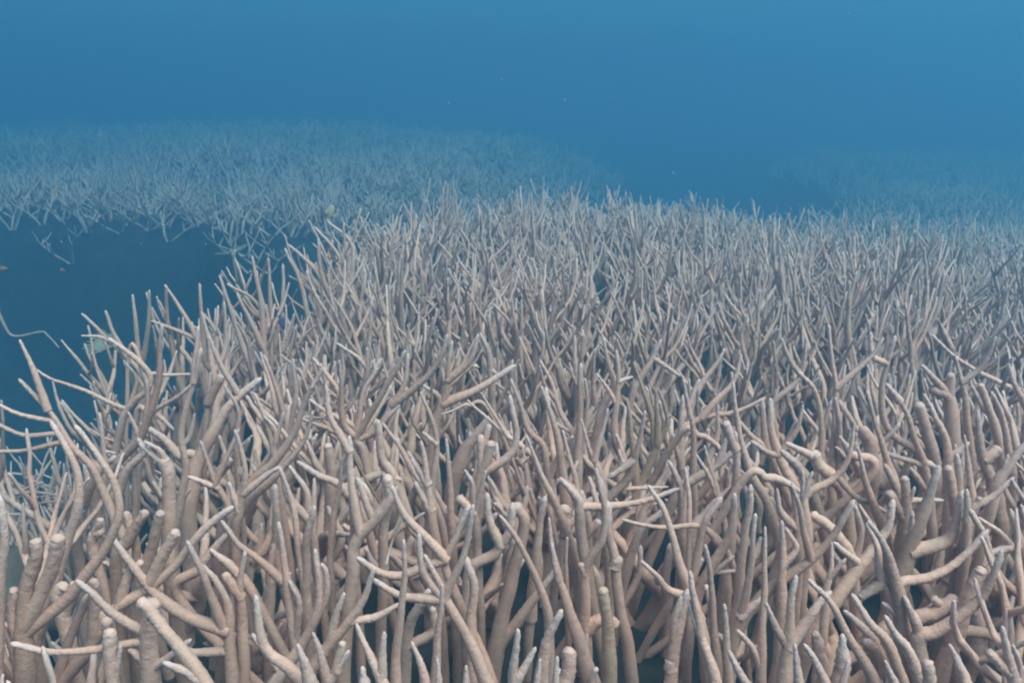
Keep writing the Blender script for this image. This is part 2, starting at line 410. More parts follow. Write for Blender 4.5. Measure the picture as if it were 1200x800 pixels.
T('C', b(1020, 760, 1040, 600, 1080, 450, 1120, 250, 1140, 30, w=(66, 30)), b(1090, 500, 1150, 420, w=(60, 40)), d=0.84)
T('C', b(1165, 820, 1170, 700, 1180, 400, 1185, 80, w=(58, 22)), b(1170, 760, 1130, 640, 1070, 570, w=(50, 30)), d=0.80)
T('C', b(1040, 560, 1080, 200, 1110, 0, 1115, -100, w=(62, 40)), d=0.98)
T('C', b(930, 260, 1010, 130, 1040, 0, 1045, -60, w=(58, 42)), b(940, 320, 1020, 220, w=(45, 30)), b(950, 280, 1050, 275, w=(28, 20)), d=1.0)
T('C', b(835, 420, 830, 0, 815, -190, w=(48, 26)), b(870, 330, 880, 225, w=(50, 44), blunt=True), b(850, 280, 900, 60, 960, -40, w=(50, 42)), d=1.0)
T('C', b(1120, 850, 1030, 670, w=(55, 34)), d=0.66)
T('C', b(130, 880, 160, 620, 215, 490, w=(82, 52)), b(150, 700, 145, 620, w=(40, 30)), d=0.80)
T('C', b(0, 860, 20, 570, w=(55, 38)), b(30, 840, 95, 655, w=(60, 36)), b(105, 850, 130, 700, w=(42, 22)), b(210, 850, 210, 700, w=(40, 30)), d=0.62)
T('C', b(-60, 620, 0, 540, 110, 400, 200, 280, w=(78, 40)), d=1.0)
T('C', b(210, 900, 260, 760, 265, 660, w=(90, 70), blunt=True), d=0.74)
T('C', b(-100, 820, -60, 560, 0, 300, 60, 60, 20, -20, w=(95, 55), blunt=True), b(30, 300, 40, 240, w=(45, 35)), d=1.0)
T('C', b(530, 300, 600, 90, 690, 10, w=(60, 42)), b(560, 500, 590, 300, 600, 190, w=(50, 40)), d=1.15)
T('C', b(100, 420, 130, 260, 130, 155, w=(50, 28)), b(70, 500, 120, 130, 150, -40, w=(70, 45)), d=1.05)
T('C', b(240, 150, 270, 60, 330, -10, w=(48, 38)), b(230, 100, 240, 10, 245, -10, w=(70, 66), blunt=True), b(340, 220, 300, 150, w=(50, 40)), d=1.12)
T('C', b(350, 300, 355, 80, 330, -60, w=(75, 55)), b(370, 110, 400, 50, w=(55, 45), blunt=True), d=1.08)
T('C', b(720, 560, 720, 330, 740, 190, w=(60, 55)), d=1.15)
# --- bottom right
T('D', b(-60, 430, 0, 360, 120, 280, 240, 190, 310, 110, 350, 30, 385, -30, w=(66, 40)), b(190, 215, 170, 100, 155, 0, 120, -110, w=(46, 24)), d=0.90)
T('D', b(265, 460, 270, 370, 300, 260, 300, 160, w=(48, 20)), b(250, 290, 350, 235, w=(30, 26)), d=0.86)
T('D', b(270, 480, 400, 290, 480, 190, 560, 80, 580, -20, w=(85, 48)), b(430, 230, 330, 160, w=(48, 36)), d=0.92)
T('D', b(660, 760, 640, 620, 610, 400, 570, 220, 530, 120, 485, 60, w=(125, 28)), b(560, 480, 530, 300, 515, 180, 470, 70, w=(60, 28)), b(560, 500, 555, 435, w=(50, 32)), b(520, 340, 440, 390, w=(60, 44), blunt=True), d=0.80)
T('D', b(520, 860, 440, 680, 370, 560, 290, 420, 200, 330, w=(70, 28)), d=0.72)
T('D', b(650, 860, 600, 700, 550, 600, 480, 520, 405, 405, w=(74, 38)), d=0.71)
T('D', b(735, 860, 660, 650, 610, 580, 560, 500, w=(80, 34)), d=0.69)
T('D', b(720, 760, 705, 590, 780, 560, 880, 500, 980, 420, 1040, 320, 1085, 205, w=(95, 38)), b(715, 600, 700, 510, 685, 480, w=(60, 38)), b(700, 560, 650, 420, w=(50, 40)), d=0.78)
T('D', b(600, 420, 610, 335, 740, 310, 860, 250, 950, 180, 1005, 110, w=(58, 44)), d=0.84)
T('D', b(1300, 420, 1200, 390, 1100, 320, 1050, 220, 1010, 110, 960, 10, w=(54, 40)), d=0.92)
T('D', b(880, 760, 850, 600, 890, 555, 1000, 560, 1100, 590, 1200, 570, 1300, 540, w=(75, 58)), d=0.84)
T('D', b(945, 870, 890, 720, 858, 640, w=(76, 28)), d=0.66)
T('D', b(1165, 860, 1130, 700, 1105, 560, w=(82, 34)), b(1200, 860, 1180, 720, 1155, 640, w=(55, 30)), b(1080, 780, 1070, 690, 1040, 660, w=(60, 45), blunt=True), d=0.66)
T('D', b(155, 850, 140, 720, 125, 640, w=(60, 26)), b(280, 850, 220, 700, 180, 640, w=(58, 32)), b(385, 860, 372, 720, w=(58, 32)), d=0.63)
T('D', b(610, 860, 560, 715, w=(60, 28)), b(755, 860, 745, 715, w=(62, 55), blunt=True), b(350, 720, 350, 610, w=(80, 50)), d=0.65)
T('D', b(60, 880, 95, 650, 110, 400, 122, 320, w=(92, 36)), b(90, 640, 40, 540, 0, 440, w=(56, 28)), b(110, 640, 230, 440, 265, 400, w=(70, 50)), b(230, 640, 220, 570, w=(60, 40), blunt=True), d=0.74)
T('D', b(60, 560, 70, 200, 65, 60, w=(74, 30)), b(160, 260, 130, 170, 90, 90, w=(42, 24)), d=0.88)
T('D', b(600, 380, 690, 100, 750, -60, 790, -180, w=(110, 52)), b(690, 190, 830, 140, 880, 60, 900, -50, w=(90, 58)), b(640, 220, 670, 120, 675, 20, w=(60, 34)), b(740, 160, 725, 170, w=(60, 40), blunt=True), d=1.0)
T('D', b(880, 560, 950, 370, 1000, 275, w=(92, 62), blunt=True), b(690, 500, 780, 470, 865, 418, w=(82, 68), blunt=True), b(800, 440, 780, 410, w=(50, 40), blunt=True), d=0.84)
T('D', b(1230, 330, 1165, 100, 1145, 10, w=(74, 38)), b(1180, 190, 1150, 160, 1070, 80, 1000, 30, w=(40, 20)), b(1180, 150, 1070, 180, w=(55, 45)), d=0.92)
T('D', b(500, 620, 470, 570, 380, 480, w=(52, 38)), b(440, 660, 460, 600, w=(70, 60), blunt=True), d=0.82)
T('D', b(330, 120, 280, 60, 220, 20, w=(60, 50), blunt=True), b(470, 260, 440, 100, 410, -10, w=(48, 34)), d=1.0)
T('D', b(960, 700, 1000, 600, 1020, 520, w=(70, 45), blunt=True), b(1050, 700, 980, 560, 960, 420, w=(120, 80)), d=0.98)
T('D', b(780, 420, 850, 320, 900, 200, w=(100, 60)), b(900, 360, 930, 200, 950, 60, 930, -60, w=(90, 55)), b(830, 380, 890, 340, w=(50, 40), blunt=True), d=1.05)
# --- middle band, left
T('E', b(620, 1000, 520, 800, 440, 600, 330, 480, 230, 330, 105, 190, w=(56, 26)), b(230, 320, 170, 170, 100, 10, w=(46, 22)), b(235, 385, 100, 345, 0, 300, -60, 285, w=(27, 20)),
  b(265, 455, 120, 440, 0, 390, -50, 370, w=(32, 22)), b(285, 478, 130, 510, 0, 515, -60, 512, w=(30, 22)), d=1.12)
T('E', b(530, 640, 540, 540, 560, 420, 590, 330, 640, 270, 690, 230, 700, 160, 640, 80, 600, 50, 530, 0, w=(52, 30)), b(690, 210, 660, 110, w=(45, 35)), b(590, 310, 500, 280, 400, 230, 310, 200, 240, 175, 175, 135, w=(27, 17)), b(600, 300, 640, 180, 590, 100, w=(30, 18)), d=1.38)
T('E', b(500, 620, 640, 470, 700, 350, 740, 200, 750, 30, 760, -60, w=(58, 30)), b(680, 400, 690, 300, 690, 200, w=(38, 25)), b(655, 450, 610, 345, w=(30, 20)), d=1.3)
T('E', b(560, 700, 600, 600, 670, 520, 660, 480, w=(56, 40)), b(640, 570, 700, 490, w=(25, 18)), d=1.15)
T('E', b(795, 1000, 790, 800, 790, 640, 770, 565, w=(78, 68), blunt=True), b(765, 600, 680, 500, w=(46, 36)), b(800, 600, 760, 520, 700, 480, w=(40, 28)), d=0.98)
T('E', b(825, 860, 870, 600, 850, 420, 880, 280, 920, 150, 940, 60, w=(48, 32)), b(830, 740, 880, 705, w=(35, 25)), b(910, 200, 915, 60, 930, -50, w=(40, 26)), d=1.12)
T('E', b(490, 640, 490, 560, 480, 450, 468, 355, w=(34, 24)), b(490, 520, 530, 520, w=(20, 15)), d=1.25)
T('E', b(700, 340, 730, 320, 820, 270, 890, 210, w=(30, 24)), b(830, 530, 760, 450, 690, 400, w=(48, 40)), d=1.35)
T('E', b(690, 150, 800, 158, 910, 155, w=(20, 16)), b(740, 350, 800, 400, w=(30, 24)), d=1.5)
T('E', b(1080, 840, 1060, 750, 1000, 640, 945, 480, w=(44, 22)), b(990, 700, 900, 640, w=(36, 26)), b(1010, 680, 1110, 430, w=(36, 24)), d=1.1)
T('E', b(1120, 800, 1140, 710, 1150, 600, 1130, 500, 1105, 430, w=(44, 24)), b(1140, 720, 1230, 640, 1290, 600, w=(46, 34)), b(1140, 800, 1080, 680, w=(50, 30)), d=1.0)
T('E', b(1110, 460, 1115, 320, 1060, 215, w=(32, 17)), b(1060, 620, 1110, 440, w=(34, 28)), d=1.2)
T('E', b(900, 680, 930, 560, 1040, 350, 1110, 270, 1190, 200, w=(86, 50)), b(1130, 265, 1060, 150, 1005, 50, 985, -10, w=(42, 22)), d=1.3)
T('E', b(390, 760, 450, 640, 520, 560, w=(60, 40)), b(380, 680, 400, 600, w=(45, 34)), d=1.15)
T('E', b(960, 420, 980, 250, 985, 160, w=(32, 20)), b(1020, 300, 1030, 170, w=(50, 42), blunt=True), d=1.4)
# --- middle band, second quarter
T('F', b(-60, 790, 0, 720, 100, 620, 200, 500, 250, 400, 265, 345, w=(54, 22)), d=1.02)
T('F', b(-100, 760, 0, 640, 90, 560, 180, 420, 230, 280, 300, 150, 305, 120, w=(64, 26)), b(195, 400, 208, 340, 200, 280, w=(36, 22)), b(290, 170, 265, 210, w=(28, 20)), d=1.12)
T('F', b(560, 760, 500, 500, 470, 460, 560, 420, 650, 280, 700, 180, 712, 80, w=(60, 28)), b(640, 290, 800, 170, 870, 70, 890, -10, w=(46, 28)), b(450, 440, 500, 260, 560, 140, w=(40, 22)),
  b(440, 450, 410, 380, 400, 200, 390, 100, w=(44, 20)), b(470, 440, 560, 300, 640, 160, 690, 60, w=(44, 26)), b(600, 380, 660, 310, w=(36, 26)), d=1.26)
T('F', b(690, 760, 640, 620, 590, 540, 575, 410, w=(62, 50)), b(500, 660, 580, 620, 650, 640, w=(50, 40)), d=1.25)
T('F', b(800, 700, 740, 610, 680, 510, 605, 395, w=(42, 20)), d=1.15)
T('F', b(820, 720, 830, 640, 850, 480, 820, 360, 775, 250, w=(46, 20)), b(790, 480, 800, 440, w=(40, 30)), d=1.18)
T('F', b(830, 860, 820, 780, 800, 620, 775, 485, w=(55, 26)), b(790, 680, 740, 570, w=(52, 28)), b(770, 800, 765, 690, w=(60, 45)), d=1.02)
T('F', b(920, 900, 915, 780, 905, 620, 890, 470, w=(48, 22)), d=1.04)
T('F', b(830, 480, 840, 380, 890, 250, 900, 150, 915, 20, w=(64, 26)), b(905, 190, 1000, 90, 1035, -10, w=(46, 30)), b(880, 300, 1060, 210, 1190, 130, w=(56, 36)), b(830, 330, 860, 260, 790, 210, w=(40, 24)), d=1.36)
T('F', b(1250, 500, 1180, 440, 1100, 370, 1000, 285, w=(32, 14)), b(1180, 430, 1110, 330, 1060, 250, w=(26, 13)), d=1.22)
T('F', b(1000, 300, 970, 300, 920, 325, 875, 340, w=(22, 13)), d=1.28)
T('F', b(1030, 800, 1050, 660, 1080, 560, 1100, 485, w=(72, 52), blunt=True), b(1060, 620, 1180, 540, 1220, 430, 1195, 280, w=(54, 36)), b(1040, 640, 1055, 450, w=(50, 36), blunt=True), b(1060, 540, 1090, 400, w=(40, 34), blunt=True), d=1.1)
T('F', b(1030, 860, 1020, 740, 1015, 670, 990, 620, w=(50, 26)), b(1085, 820, 1070, 620, w=(42, 24)), b(960, 800, 960, 740, w=(60, 50), blunt=True), d=0.98)
T('F', b(170, 460, 130, 340, 90, 200, 45, 80, w=(38, 20)), b(150, 420, 185, 260, 175, 100, w=(40, 22)), d=1.4)
T('F', b(420, 700, 380, 660, 300, 630, 215, 580, w=(48, 34)), d=1.12)
T('F', b(360, 860, 370, 780, 400, 650, 400, 560, w=(38, 18)), b(270, 860, 270, 660, w=(44, 22)), d=1.0)
T('F', b(345, 720, 350, 600, 342, 495, w=(58, 50), blunt=True), d=1.16)
T('F', b(250, 800, 230, 690, 170, 600, w=(40, 26)), b(210, 860, 150, 720, 115, 610, w=(60, 26)), b(100, 900, 90, 700, w=(55, 40)), d=0.98)
T('F', b(90, 560, 70, 440, 30, 330, 0, 260, w=(42, 22)), b(110, 520, 90, 420, 50, 365, w=(30, 20)), b(140, 480, 125, 350, w=(34, 22)), d=1.3)
T('F', b(390, 360, 330, 330, 260, 280, w=(26, 18)), b(350, 415, 290, 390, 225, 365, w=(26, 18)), b(385, 365, 230, 352, w=(22, 18)), d=1.35)
T('F', b(460, 880, 460, 700, 540, 760, 520, 700, 490, 665, w=(50, 34)), b(600, 860, 615, 640, w=(56, 46), blunt=True), b(680, 860, 650, 700, w=(50, 30)), d=1.0)
T('F', b(400, 330, 390, 240, 330, 150, 275, 90, w=(38, 22)), d=1.48)
T('F', b(510, 200, 520, 110, 518, 40, w=(32, 18)), b(560, 130, 470, 70, 390, 15, w=(28, 18)), d=1.62)
T('F', b(1100, 160, 1090, 60, 1060, -20, w=(40, 25)), b(1110, 130, 1130, 160, w=(28, 22)), d=1.5)
T('F', b(960, 560, 1000, 480, 1080, 380, w=(80, 60)), b(940, 470, 1000, 450, w=(46, 38)), d=1.4)
# --- middle band, third quarter
T('G', b(260, 900, 220, 800, 150, 650, 75, 460, w=(50, 20)), d=1.06)
T('G', b(310, 760, 300, 640, 270, 550, 240, 430, w=(40, 18)), b(280, 700, 230, 655, w=(36, 24)), d=1.14)
T('G', b(250, 720, 230, 560, 200, 400, 145, 225, w=(60, 20)), d=1.28)
T('G', b(300, 560, 290, 440, 230, 340, 180, 180, 140, 100, w=(42, 20)), b(285, 430, 200, 380, w=(32, 26)), b(180, 300, 150, 200, 130, 120, w=(26, 14)), d=1.42)
T('G', b(160, 560, 140, 480, 70, 410, 40, 290, 0, 190, w=(42, 20)), d=1.33)
T('G', b(300, 760, 310, 560, 320, 350, 322, 130, w=(66, 32)), b(330, 600, 350, 350, 345, 190, w=(36, 22)), d=1.42)
T('G', b(440, 740, 420, 640, 370, 520, 330, 380, w=(44, 18)), b(400, 560, 445, 330, w=(38, 20)), d=1.2)
T('G', b(440, 860, 430, 790, 430, 700, 400, 620, w=(46, 26)), b(320, 800, 310, 740, 240, 660, w=(60, 36)), b(330, 770, 450, 770, 600, 750, 760, 700, w=(50, 30)), d=1.03)
T('G', b(430, 800, 450, 740, 540, 640, 590, 500, 622, 345, w=(62, 24)), b(570, 560, 480, 620, w=(50, 40)), b(556, 630, 520, 560, 505, 520, w=(36, 20)), b(500, 700, 650, 685, 720, 680, w=(28, 17)), d=1.18)
T('G', b(560, 800, 620, 630, 690, 470, 730, 380, 715, 300, 685, 230, w=(60, 18)), b(680, 480, 680, 380, 675, 240, w=(44, 24)), d=1.3, mat='warm')
T('G', b(580, 640, 570, 520, 555, 400, 540, 280, w=(48, 20)), d=1.3, mat='warm')
T('G', b(670, 480, 660, 360, 610, 220, 575, 110, w=(44, 18)), d=1.5, mat='warm')
T('G', b(520, 640, 510, 520, 480, 420, 500, 200, 490, 60, w=(54, 26)), b(530, 300, 460, 240, 400, 160, w=(30, 17)), b(510, 180, 550, 170, w=(28, 20)), d=1.46)
T('G', b(800, 860, 800, 800, 790, 690, 740, 580, w=(60, 28)), b(820, 800, 820, 600, w=(36, 24)), d=1.04)
T('G', b(850, 760, 850, 620, 850, 450, 820, 260, w=(48, 22)), b(830, 360, 805, 190, w=(34, 18)), d=1.28)
T('G', b(990, 820, 970, 740, 920, 630, 870, 540, w=(42, 18)), b(990, 720, 940, 620, 905, 500, w=(38, 18)), d=1.1)
T('G', b(1220, 820, 1200, 760, 1120, 620, 1080, 480, 1050, 330, 1035, 210, w=(58, 22)), b(1110, 800, 1110, 740, 1070, 630, w=(42, 22)), d=1.2)
T('G', b(1030, 860, 1040, 780, 1050, 600, 1050, 450, w=(64, 34)), b(920, 800, 1000, 700, w=(54, 28)), b(1035, 500, 1005, 390, w=(56, 44), blunt=True), d=1.1)
T('G', b(850, 380, 930, 350, 1050, 330, 1170, 270, w=(36, 22)), b(870, 310, 960, 270, 1040, 190, 1070, 80, w=(42, 22)), d=1.42)
T('G', b(860, 260, 880, 210, 940, 130, 990, 50, w=(38, 20)), d=1.55)
T('G', b(440, 290, 480, 210, 450, 100, 430, 0, w=(42, 24)), b(340, 420, 420, 310, 460, 220, w=(42, 30)), d=1.5)
T('G', b(600, 180, 640, 110, 690, 10, w=(36, 26)), b(680, 80, 770, 150, w=(30, 28)), d=1.62)
T('G', b(880, 440, 940, 470, 990, 520, w=(34, 28)), b(920, 560, 960, 440, 965, 310, w=(44, 18)), d=1.3)
T('G', b(1180, 500, 1120, 440, 1060, 370, w=(40, 28)), b(1160, 560, 1185, 440, 1175, 300, w=(50, 34)), d=1.32)
T('G', b(860, 640, 950, 590, 1020, 530, w=(50, 40)), b(960, 590, 1000, 470, w=(40, 30)), d=1.22)
T('G', b(800, 640, 780, 540, 755, 450, w=(46, 24)), b(760, 600, 790, 400, 800, 280, w=(50, 34)), b(770, 380, 830, 300, 870, 200, w=(36, 24)), d=1.36)
# --- middle band, right
T('H', b(140, 760, 120, 680, 80, 600, 50, 530, 20, 420, 10, 300, w=(64, 40)), b(50, 535, 100, 470, 140, 400, 160, 310, w=(46, 18)), b(60, 540, 0, 520, -60, 480, w=(40, 30)), d=1.22)
T('H', b(30, 420, 20, 300, 120, 200, 160, 140, 180, 0, w=(44, 22)), b(150, 160, 110, 100, 70, 0, w=(38, 20)), d=1.45)
T('H', b(260, 620, 250, 520, 250, 380, 220, 230, 160, 160, w=(44, 30)), b(245, 420, 290, 300, w=(36, 26)), d=1.36)
T('H', b(300, 700, 300, 560, 312, 400, 320, 220, 290, 30, 285, -60, w=(46, 24)), b(320, 225, 420, 130, 490, 60, 530, 0, w=(38, 24)), b(330, 270, 400, 380, 430, 430, w=(36, 26)), d=1.28)
T('H', b(630, 780, 600, 680, 550, 520, 510, 400, 465, 250, w=(54, 20)), b(600, 690, 560, 600, w=(50, 40)), d=1.15)
T('H', b(720, 600, 700, 520, 600, 450, 550, 380, 530, 250, 560, 100, 590, 0, w=(48, 32)), b(560, 110, 490, 70, 480, -20, w=(40, 28)), d=1.32)
T('H', b(770, 900, 760, 800, 740, 600, 680, 430, 650, 340, 610, 265, w=(58, 30)), b(620, 280, 570, 220, w=(48, 34)), b(760, 700, 680, 610, w=(42, 30)), b(740, 580, 570, 530, w=(40, 28)), b(750, 560, 790, 590, w=(46, 34)), d=1.16)
T('H', b(850, 900, 850, 780, 840, 480, 780, 350, 735, 260, w=(84, 22)), b(845, 560, 910, 500, w=(56, 44)), d=1.18)
T('H', b(950, 560, 940, 440, 920, 250, 880, 80, w=(54, 24)), b(920, 190, 990, 130, 1030, 60, 1060, -5, w=(36, 26)), d=1.3)
T('H', b(1095, 560, 1080, 470, 1040, 330, 1000, 210, w=(58, 34), blunt=True), d=1.26)
T('H', b(1140, 640, 1130, 530, 1100, 350, 1050, 250, w=(52, 26)), d=1.22)
T('H', b(1230, 250, 1140, 215, 1000, 150, 900, 90, 800, 0, 780, -20, w=(34, 20)), d=1.5)
T('H', b(1230, 350, 1200, 280, 1160, 210, 1130, 120, w=(48, 22)), d=1.36)
T('H', b(1080, 780, 1060, 680, 1000, 520, 985, 350, w=(80, 34)), b(955, 760, 950, 680, 940, 550, 925, 450, w=(42, 20)), b(1020, 560, 1070, 510, w=(60, 55), blunt=True), d=1.14)
T('H', b(1060, 720, 1080, 650, 1160, 540, 1215, 480, w=(62, 48)), b(1090, 620, 1120, 550, w=(34, 26)), d=1.04)
T('H', b(940, 860, 960, 780, 1050, 730, 1130, 660, w=(56, 32)), b(980, 780, 990, 740, w=(44, 34), blunt=True), d=1.0)
T('H', b(540, 880, 510, 800, 460, 660, 420, 510, w=(58, 20)), d=1.06)
T('H', b(150, 780, 200, 700, 300, 650, 370, 560, 405, 390, w=(54, 20)), b(330, 640, 400, 720, 540, 790, w=(36, 28)), d=1.06)
T('H', b(140, 900, 135, 800, 115, 680, w=(60, 22)), b(65, 880, 60, 800, 45, 700, w=(52, 20)), d=0.92)
T('H', b(175, 860, 170, 760, 165, 620, w=(64, 22)), b(190, 720, 200, 630, w=(40, 24)), d=1.0)
T('H', b(640, 860, 650, 760, 640, 650, w=(70, 45), blunt=True), b(580, 840, 570, 715, w=(58, 50), blunt=True), b(740, 745, 800, 742, w=(34, 26)), d=1.04)
T('H', b(770, 520, 740, 420, 710, 305, w=(66, 54), blunt=True), d=1.3)
T('H', b(860, 400, 850, 260, 780, 225, w=(80, 55), blunt=True), b(830, 260, 740, 130, w=(48, 36)), b(860, 260, 855, 165, w=(50, 44), blunt=True), d=1.36)
T('H', b(480, 580, 480, 480, 450, 420, w=(90, 60), blunt=True), b(460, 600, 500, 540, w=(60, 50), blunt=True), d=1.2)
T('H', b(300, 640, 240, 580, 225, 530, w=(70, 60), blunt=True), b(190, 560, 110, 490, w=(50, 36)), b(150, 600, 90, 540, w=(60, 50)), d=1.16)
T('H', b(0, 640, 80, 660, 130, 690, w=(44, 36)), b(380, 520, 345, 460, w=(46, 26)), d=1.08)
T('H', b(890, 800, 895, 640, 885, 560, w=(60, 40)), b(840, 800, 845, 600, w=(70, 46), blunt=True), d=1.06)
T('H', b(930, 900, 930, 720, w=(50, 36)), d=0.98)

# --- left rim of the mound, against the dark trench
T('I', b(470, 1000, 440, 900, 345, 800, 262, 720, w=(24, 13)), b(395, 850, 355, 775, 333, 715, w=(22, 13)), b(350, 800, 310, 785, 262, 783, w=(14, 9)), d=1.72)
T('I', b(440, 960, 430, 800, 415, 665, w=(26, 13)), b(445, 900, 465, 750, 465, 650, w=(24, 13)), d=1.78)
T('I', b(570, 960, 545, 850, 525, 740, 520, 635, w=(28, 13)), b(640, 860, 590, 740, 520, 632, w=(22, 12)), b(600, 800, 550, 765, 478, 738, w=(18, 11)), b(640, 860, 630, 720, 625, 630, w=(24, 12)), b(560, 860, 530, 760, 500, 680, w=(20, 12)), d=1.86)
T('I', b(790, 900, 740, 760, 690, 605, w=(27, 13)), b(810, 800, 775, 720, 745, 660, w=(22, 12)), b(830, 860, 815, 680, 790, 545, w=(26, 13)), d=2.05)
T('I', b(860, 850, 845, 680, 840, 550, w=(24, 12)), b(870, 800, 800, 680, 720, 625, w=(20, 12)), b(890, 820, 885, 650, 885, 570, w=(22, 12)), d=2.15)
T('I', b(1060, 720, 1000, 600, 950, 540, 910, 505, w=(24, 12)), b(970, 760, 940, 620, 895, 520, w=(22, 12)), b(1020, 700, 1005, 590, 995, 490, w=(24, 13)), d=2.3)
T('I', b(1100, 640, 1050, 520, 990, 450, w=(22, 12)), b(1120, 620, 1100, 500, 1030, 430, w=(20, 11)), b(1090, 700, 1080, 540, 1075, 440, w=(20, 11)), d=2.5)
T('I', b(710, 900, 705, 800, 705, 740, w=(24, 14)), b(740, 900, 690, 800, 640, 720, w=(22, 12)), d=1.95)
T('K', b(-500, 900, -300, 200, -60, 60, 0, 200, 150, 435, 480, 385, 560, 430, 680, 560, w=(80, 22)), d=3.0)
# --- pale branches lying low in the hollow
T('J', b(-60, 420, -20, 220, 20, 160, 150, 80, 280, 30, w=(34, 17)), b(20, 180, 110, 105, 250, 95, 420, 120, w=(32, 18)), b(-20, 230, 60, 240, 150, 235, 250, 170, 470, 150, w=(30, 16)), d=2.1)
T('J', b(-200, 200, -120, 40, -40, 10, 100, 60, 240, 50, w=(40, 18)), b(-60, 20, 60, -30, 200, -20, w=(30, 16)), b(-100, 60, 40, 30, 180, 60, 300, 110, w=(26, 14)), d=2.3)
T('J', b(560, 300, 540, 120, 480, 90, 330, 60, 180, 0, w=(42, 20)), b(340, 70, 390, -60, 400, -90, w=(46, 30)), b(500, 100, 410, 180, 350, 210, 280, 225, w=(24, 10)), b(520, 160, 400, 110, 250, 130, w=(28, 16)), b(530, 140, 430, 40, 300, -20, w=(26, 14)), d=2.2)
T('J', b(420, 460, 400, 380, 330, 250, 300, 200, w=(30, 16)), b(420, 420, 520, 370, 600, 320, w=(22, 12)), d=1.65)

MATS = {None: M_CORAL, 'warm': M_WARM}

def trace_corals():
    out = []
    for ci, (tile, branches, d, mat) in enumerate(TR):
        ox, oy = TILES[tile][:2]; sc = TILES[tile][2] if len(TILES[tile]) > 2 else 4.0
        if d is None:
            ty = min(oy + v / sc for pl, w, bl in branches for (u, v) in pl)
            d = 0.42 * FOCAL / (max(ty, 330) - 122)
        g = random.Random(1000 + ci)
        base_xyz, built = None, []
        for bi, (pl, w, blunt) in enumerate(branches):
            px = [(ox + u / sc, oy + v / sc) for u, v in pl]
            n = len(px)
            seg = np.concatenate([[0], np.cumsum([math.dist(px[i], px[i + 1]) for i in range(n - 1)])]); tt = seg / seg[-1]
            parent = None
            d0 = d
            if bi > 0:                    # joins the nearest point of an earlier branch, if that is close
                best = None
                for k, bb in enumerate(built):
                    q = bb['dense2d']; dd = np.hypot(q[:, 0] - px[0][0], q[:, 1] - px[0][1]); i = int(dd.argmin())
                    if best is None or dd[i] < best[0]: best = (dd[i], k, i)
                if best[0] < 1.2 / sc * branches[best[1]][1][0] + 5:
                    parent = best[1]
                    start = built[parent]['dense'][best[2]]
                    d0 = start[1]
            horiz = abs(px[-1][0] - px[0][0])
            length_m = seg[-1] * d / FOCAL
            d1 = d0 + g.uniform(-0.5, 0.35) * min(0.08, 0.35 * length_m)
            pts = [at(px[i][0], px[i][1], d0 + (d1 - d0) * tt[i]) for i in range(n)]
            taper = 1 - (1 - tt) ** 1.0
            wid = 0.88 * (w[0] + ((w[1] if blunt else 0.72 * w[1]) - w[0]) * tt ** 1.05)
            rad = [0.5 * wid[i] / sc * (project(pts[i])[2]) / FOCAL for i in range(n)]
            if parent is not None:
                pts[0] = start.copy()
            else:                          # reach down to the rock
                p0, p1 = pts[0], pts[1]
                dirn = p0 - p1; dirn /= np.linalg.norm(dirn)
                down = dirn * 0.35 + np.array([0, 0.15, -1.0]); down /= np.linalg.norm(down)
                mid = p0 + (dirn + down) * 0.5 * 0.06
                if base_xyz is None:
                    h = max(0.05, mid[2] - (CAM_Z - 0.82))
                    foot = mid + down / abs(down[2]) * h
                    foot[2] = ground_z(foot[0], foot[1]) - 0.02
                    if foot[2] > mid[2] - 0.02: foot[2] = mid[2] - 0.05
                    base_xyz = foot.copy()
                else:
                    foot = base_xyz + np.array([g.uniform(-.02, .02), g.uniform(-.02, .02), 0])
                r0 = rad[0]
                pts = [foot, mid] + pts; rad = [r0 * 1.15, r0 * 1.05] + rad
            dense, _ = resample(pts, rad, 0.006)
            d2 = np.array([project(p)[:2] if project(p) else (-999, -999) for p in dense[:, :3]])
            built.append(dict(pts=pts, rad=rad, dense=dense[:, :3], dense2d=d2, parent=parent, blunt=blunt))
        out.append(dict(base=base_xyz, parts=built, d=d, mat=MATS[mat], seed=ci))
    return out

CORALS = []        # (object, list of tip points, d, kind) of every single coral, for the labels
def build_traced():
    for c in trace_corals():
        base = c['base']
        root = empty('staghorn_coral', tuple(base), '', 'coral')
        objs = []
        levels = []
        tips = []
        for k, p in enumerate(c['parts']):
            near = c['d'] < 1.0
            rel = [q - base for q in p['pts']]
            v, q, t, f = tube(rel, p['rad'], 13 if near else 9, 0.0029 if near else 0.0055, knob=0.0013 if near else 0.0011,
                              seed=c['seed'] * 31 + k, wob=0.0006, blunt=p['blunt'])
            if p['parent'] is None:
                par, lev = root, 1
            else:
                par, lev = objs[p['parent']], levels[p['parent']] + 1
                if lev > 2: par, lev = par.parent, 2
            nm = 'stem' if k == 0 else ('branch' if lev == 1 else 'branchlet')
            objs.append(child(nm, mesh_from(nm, v, q, t, f, c['mat']), par)); levels.append(lev)
            tips.append(p['pts'][-1])
        CORALS.append(dict(o=root, tips=tips, d=c['d'], n=len(objs), src='traced', base=base))
build_traced()

# ---------------------------------------------------------------- grown corals that fill the thicket
UP = np.array([0, 0, 1.0])
def unit(v): return v / (np.linalg.norm(v) + 1e-12)

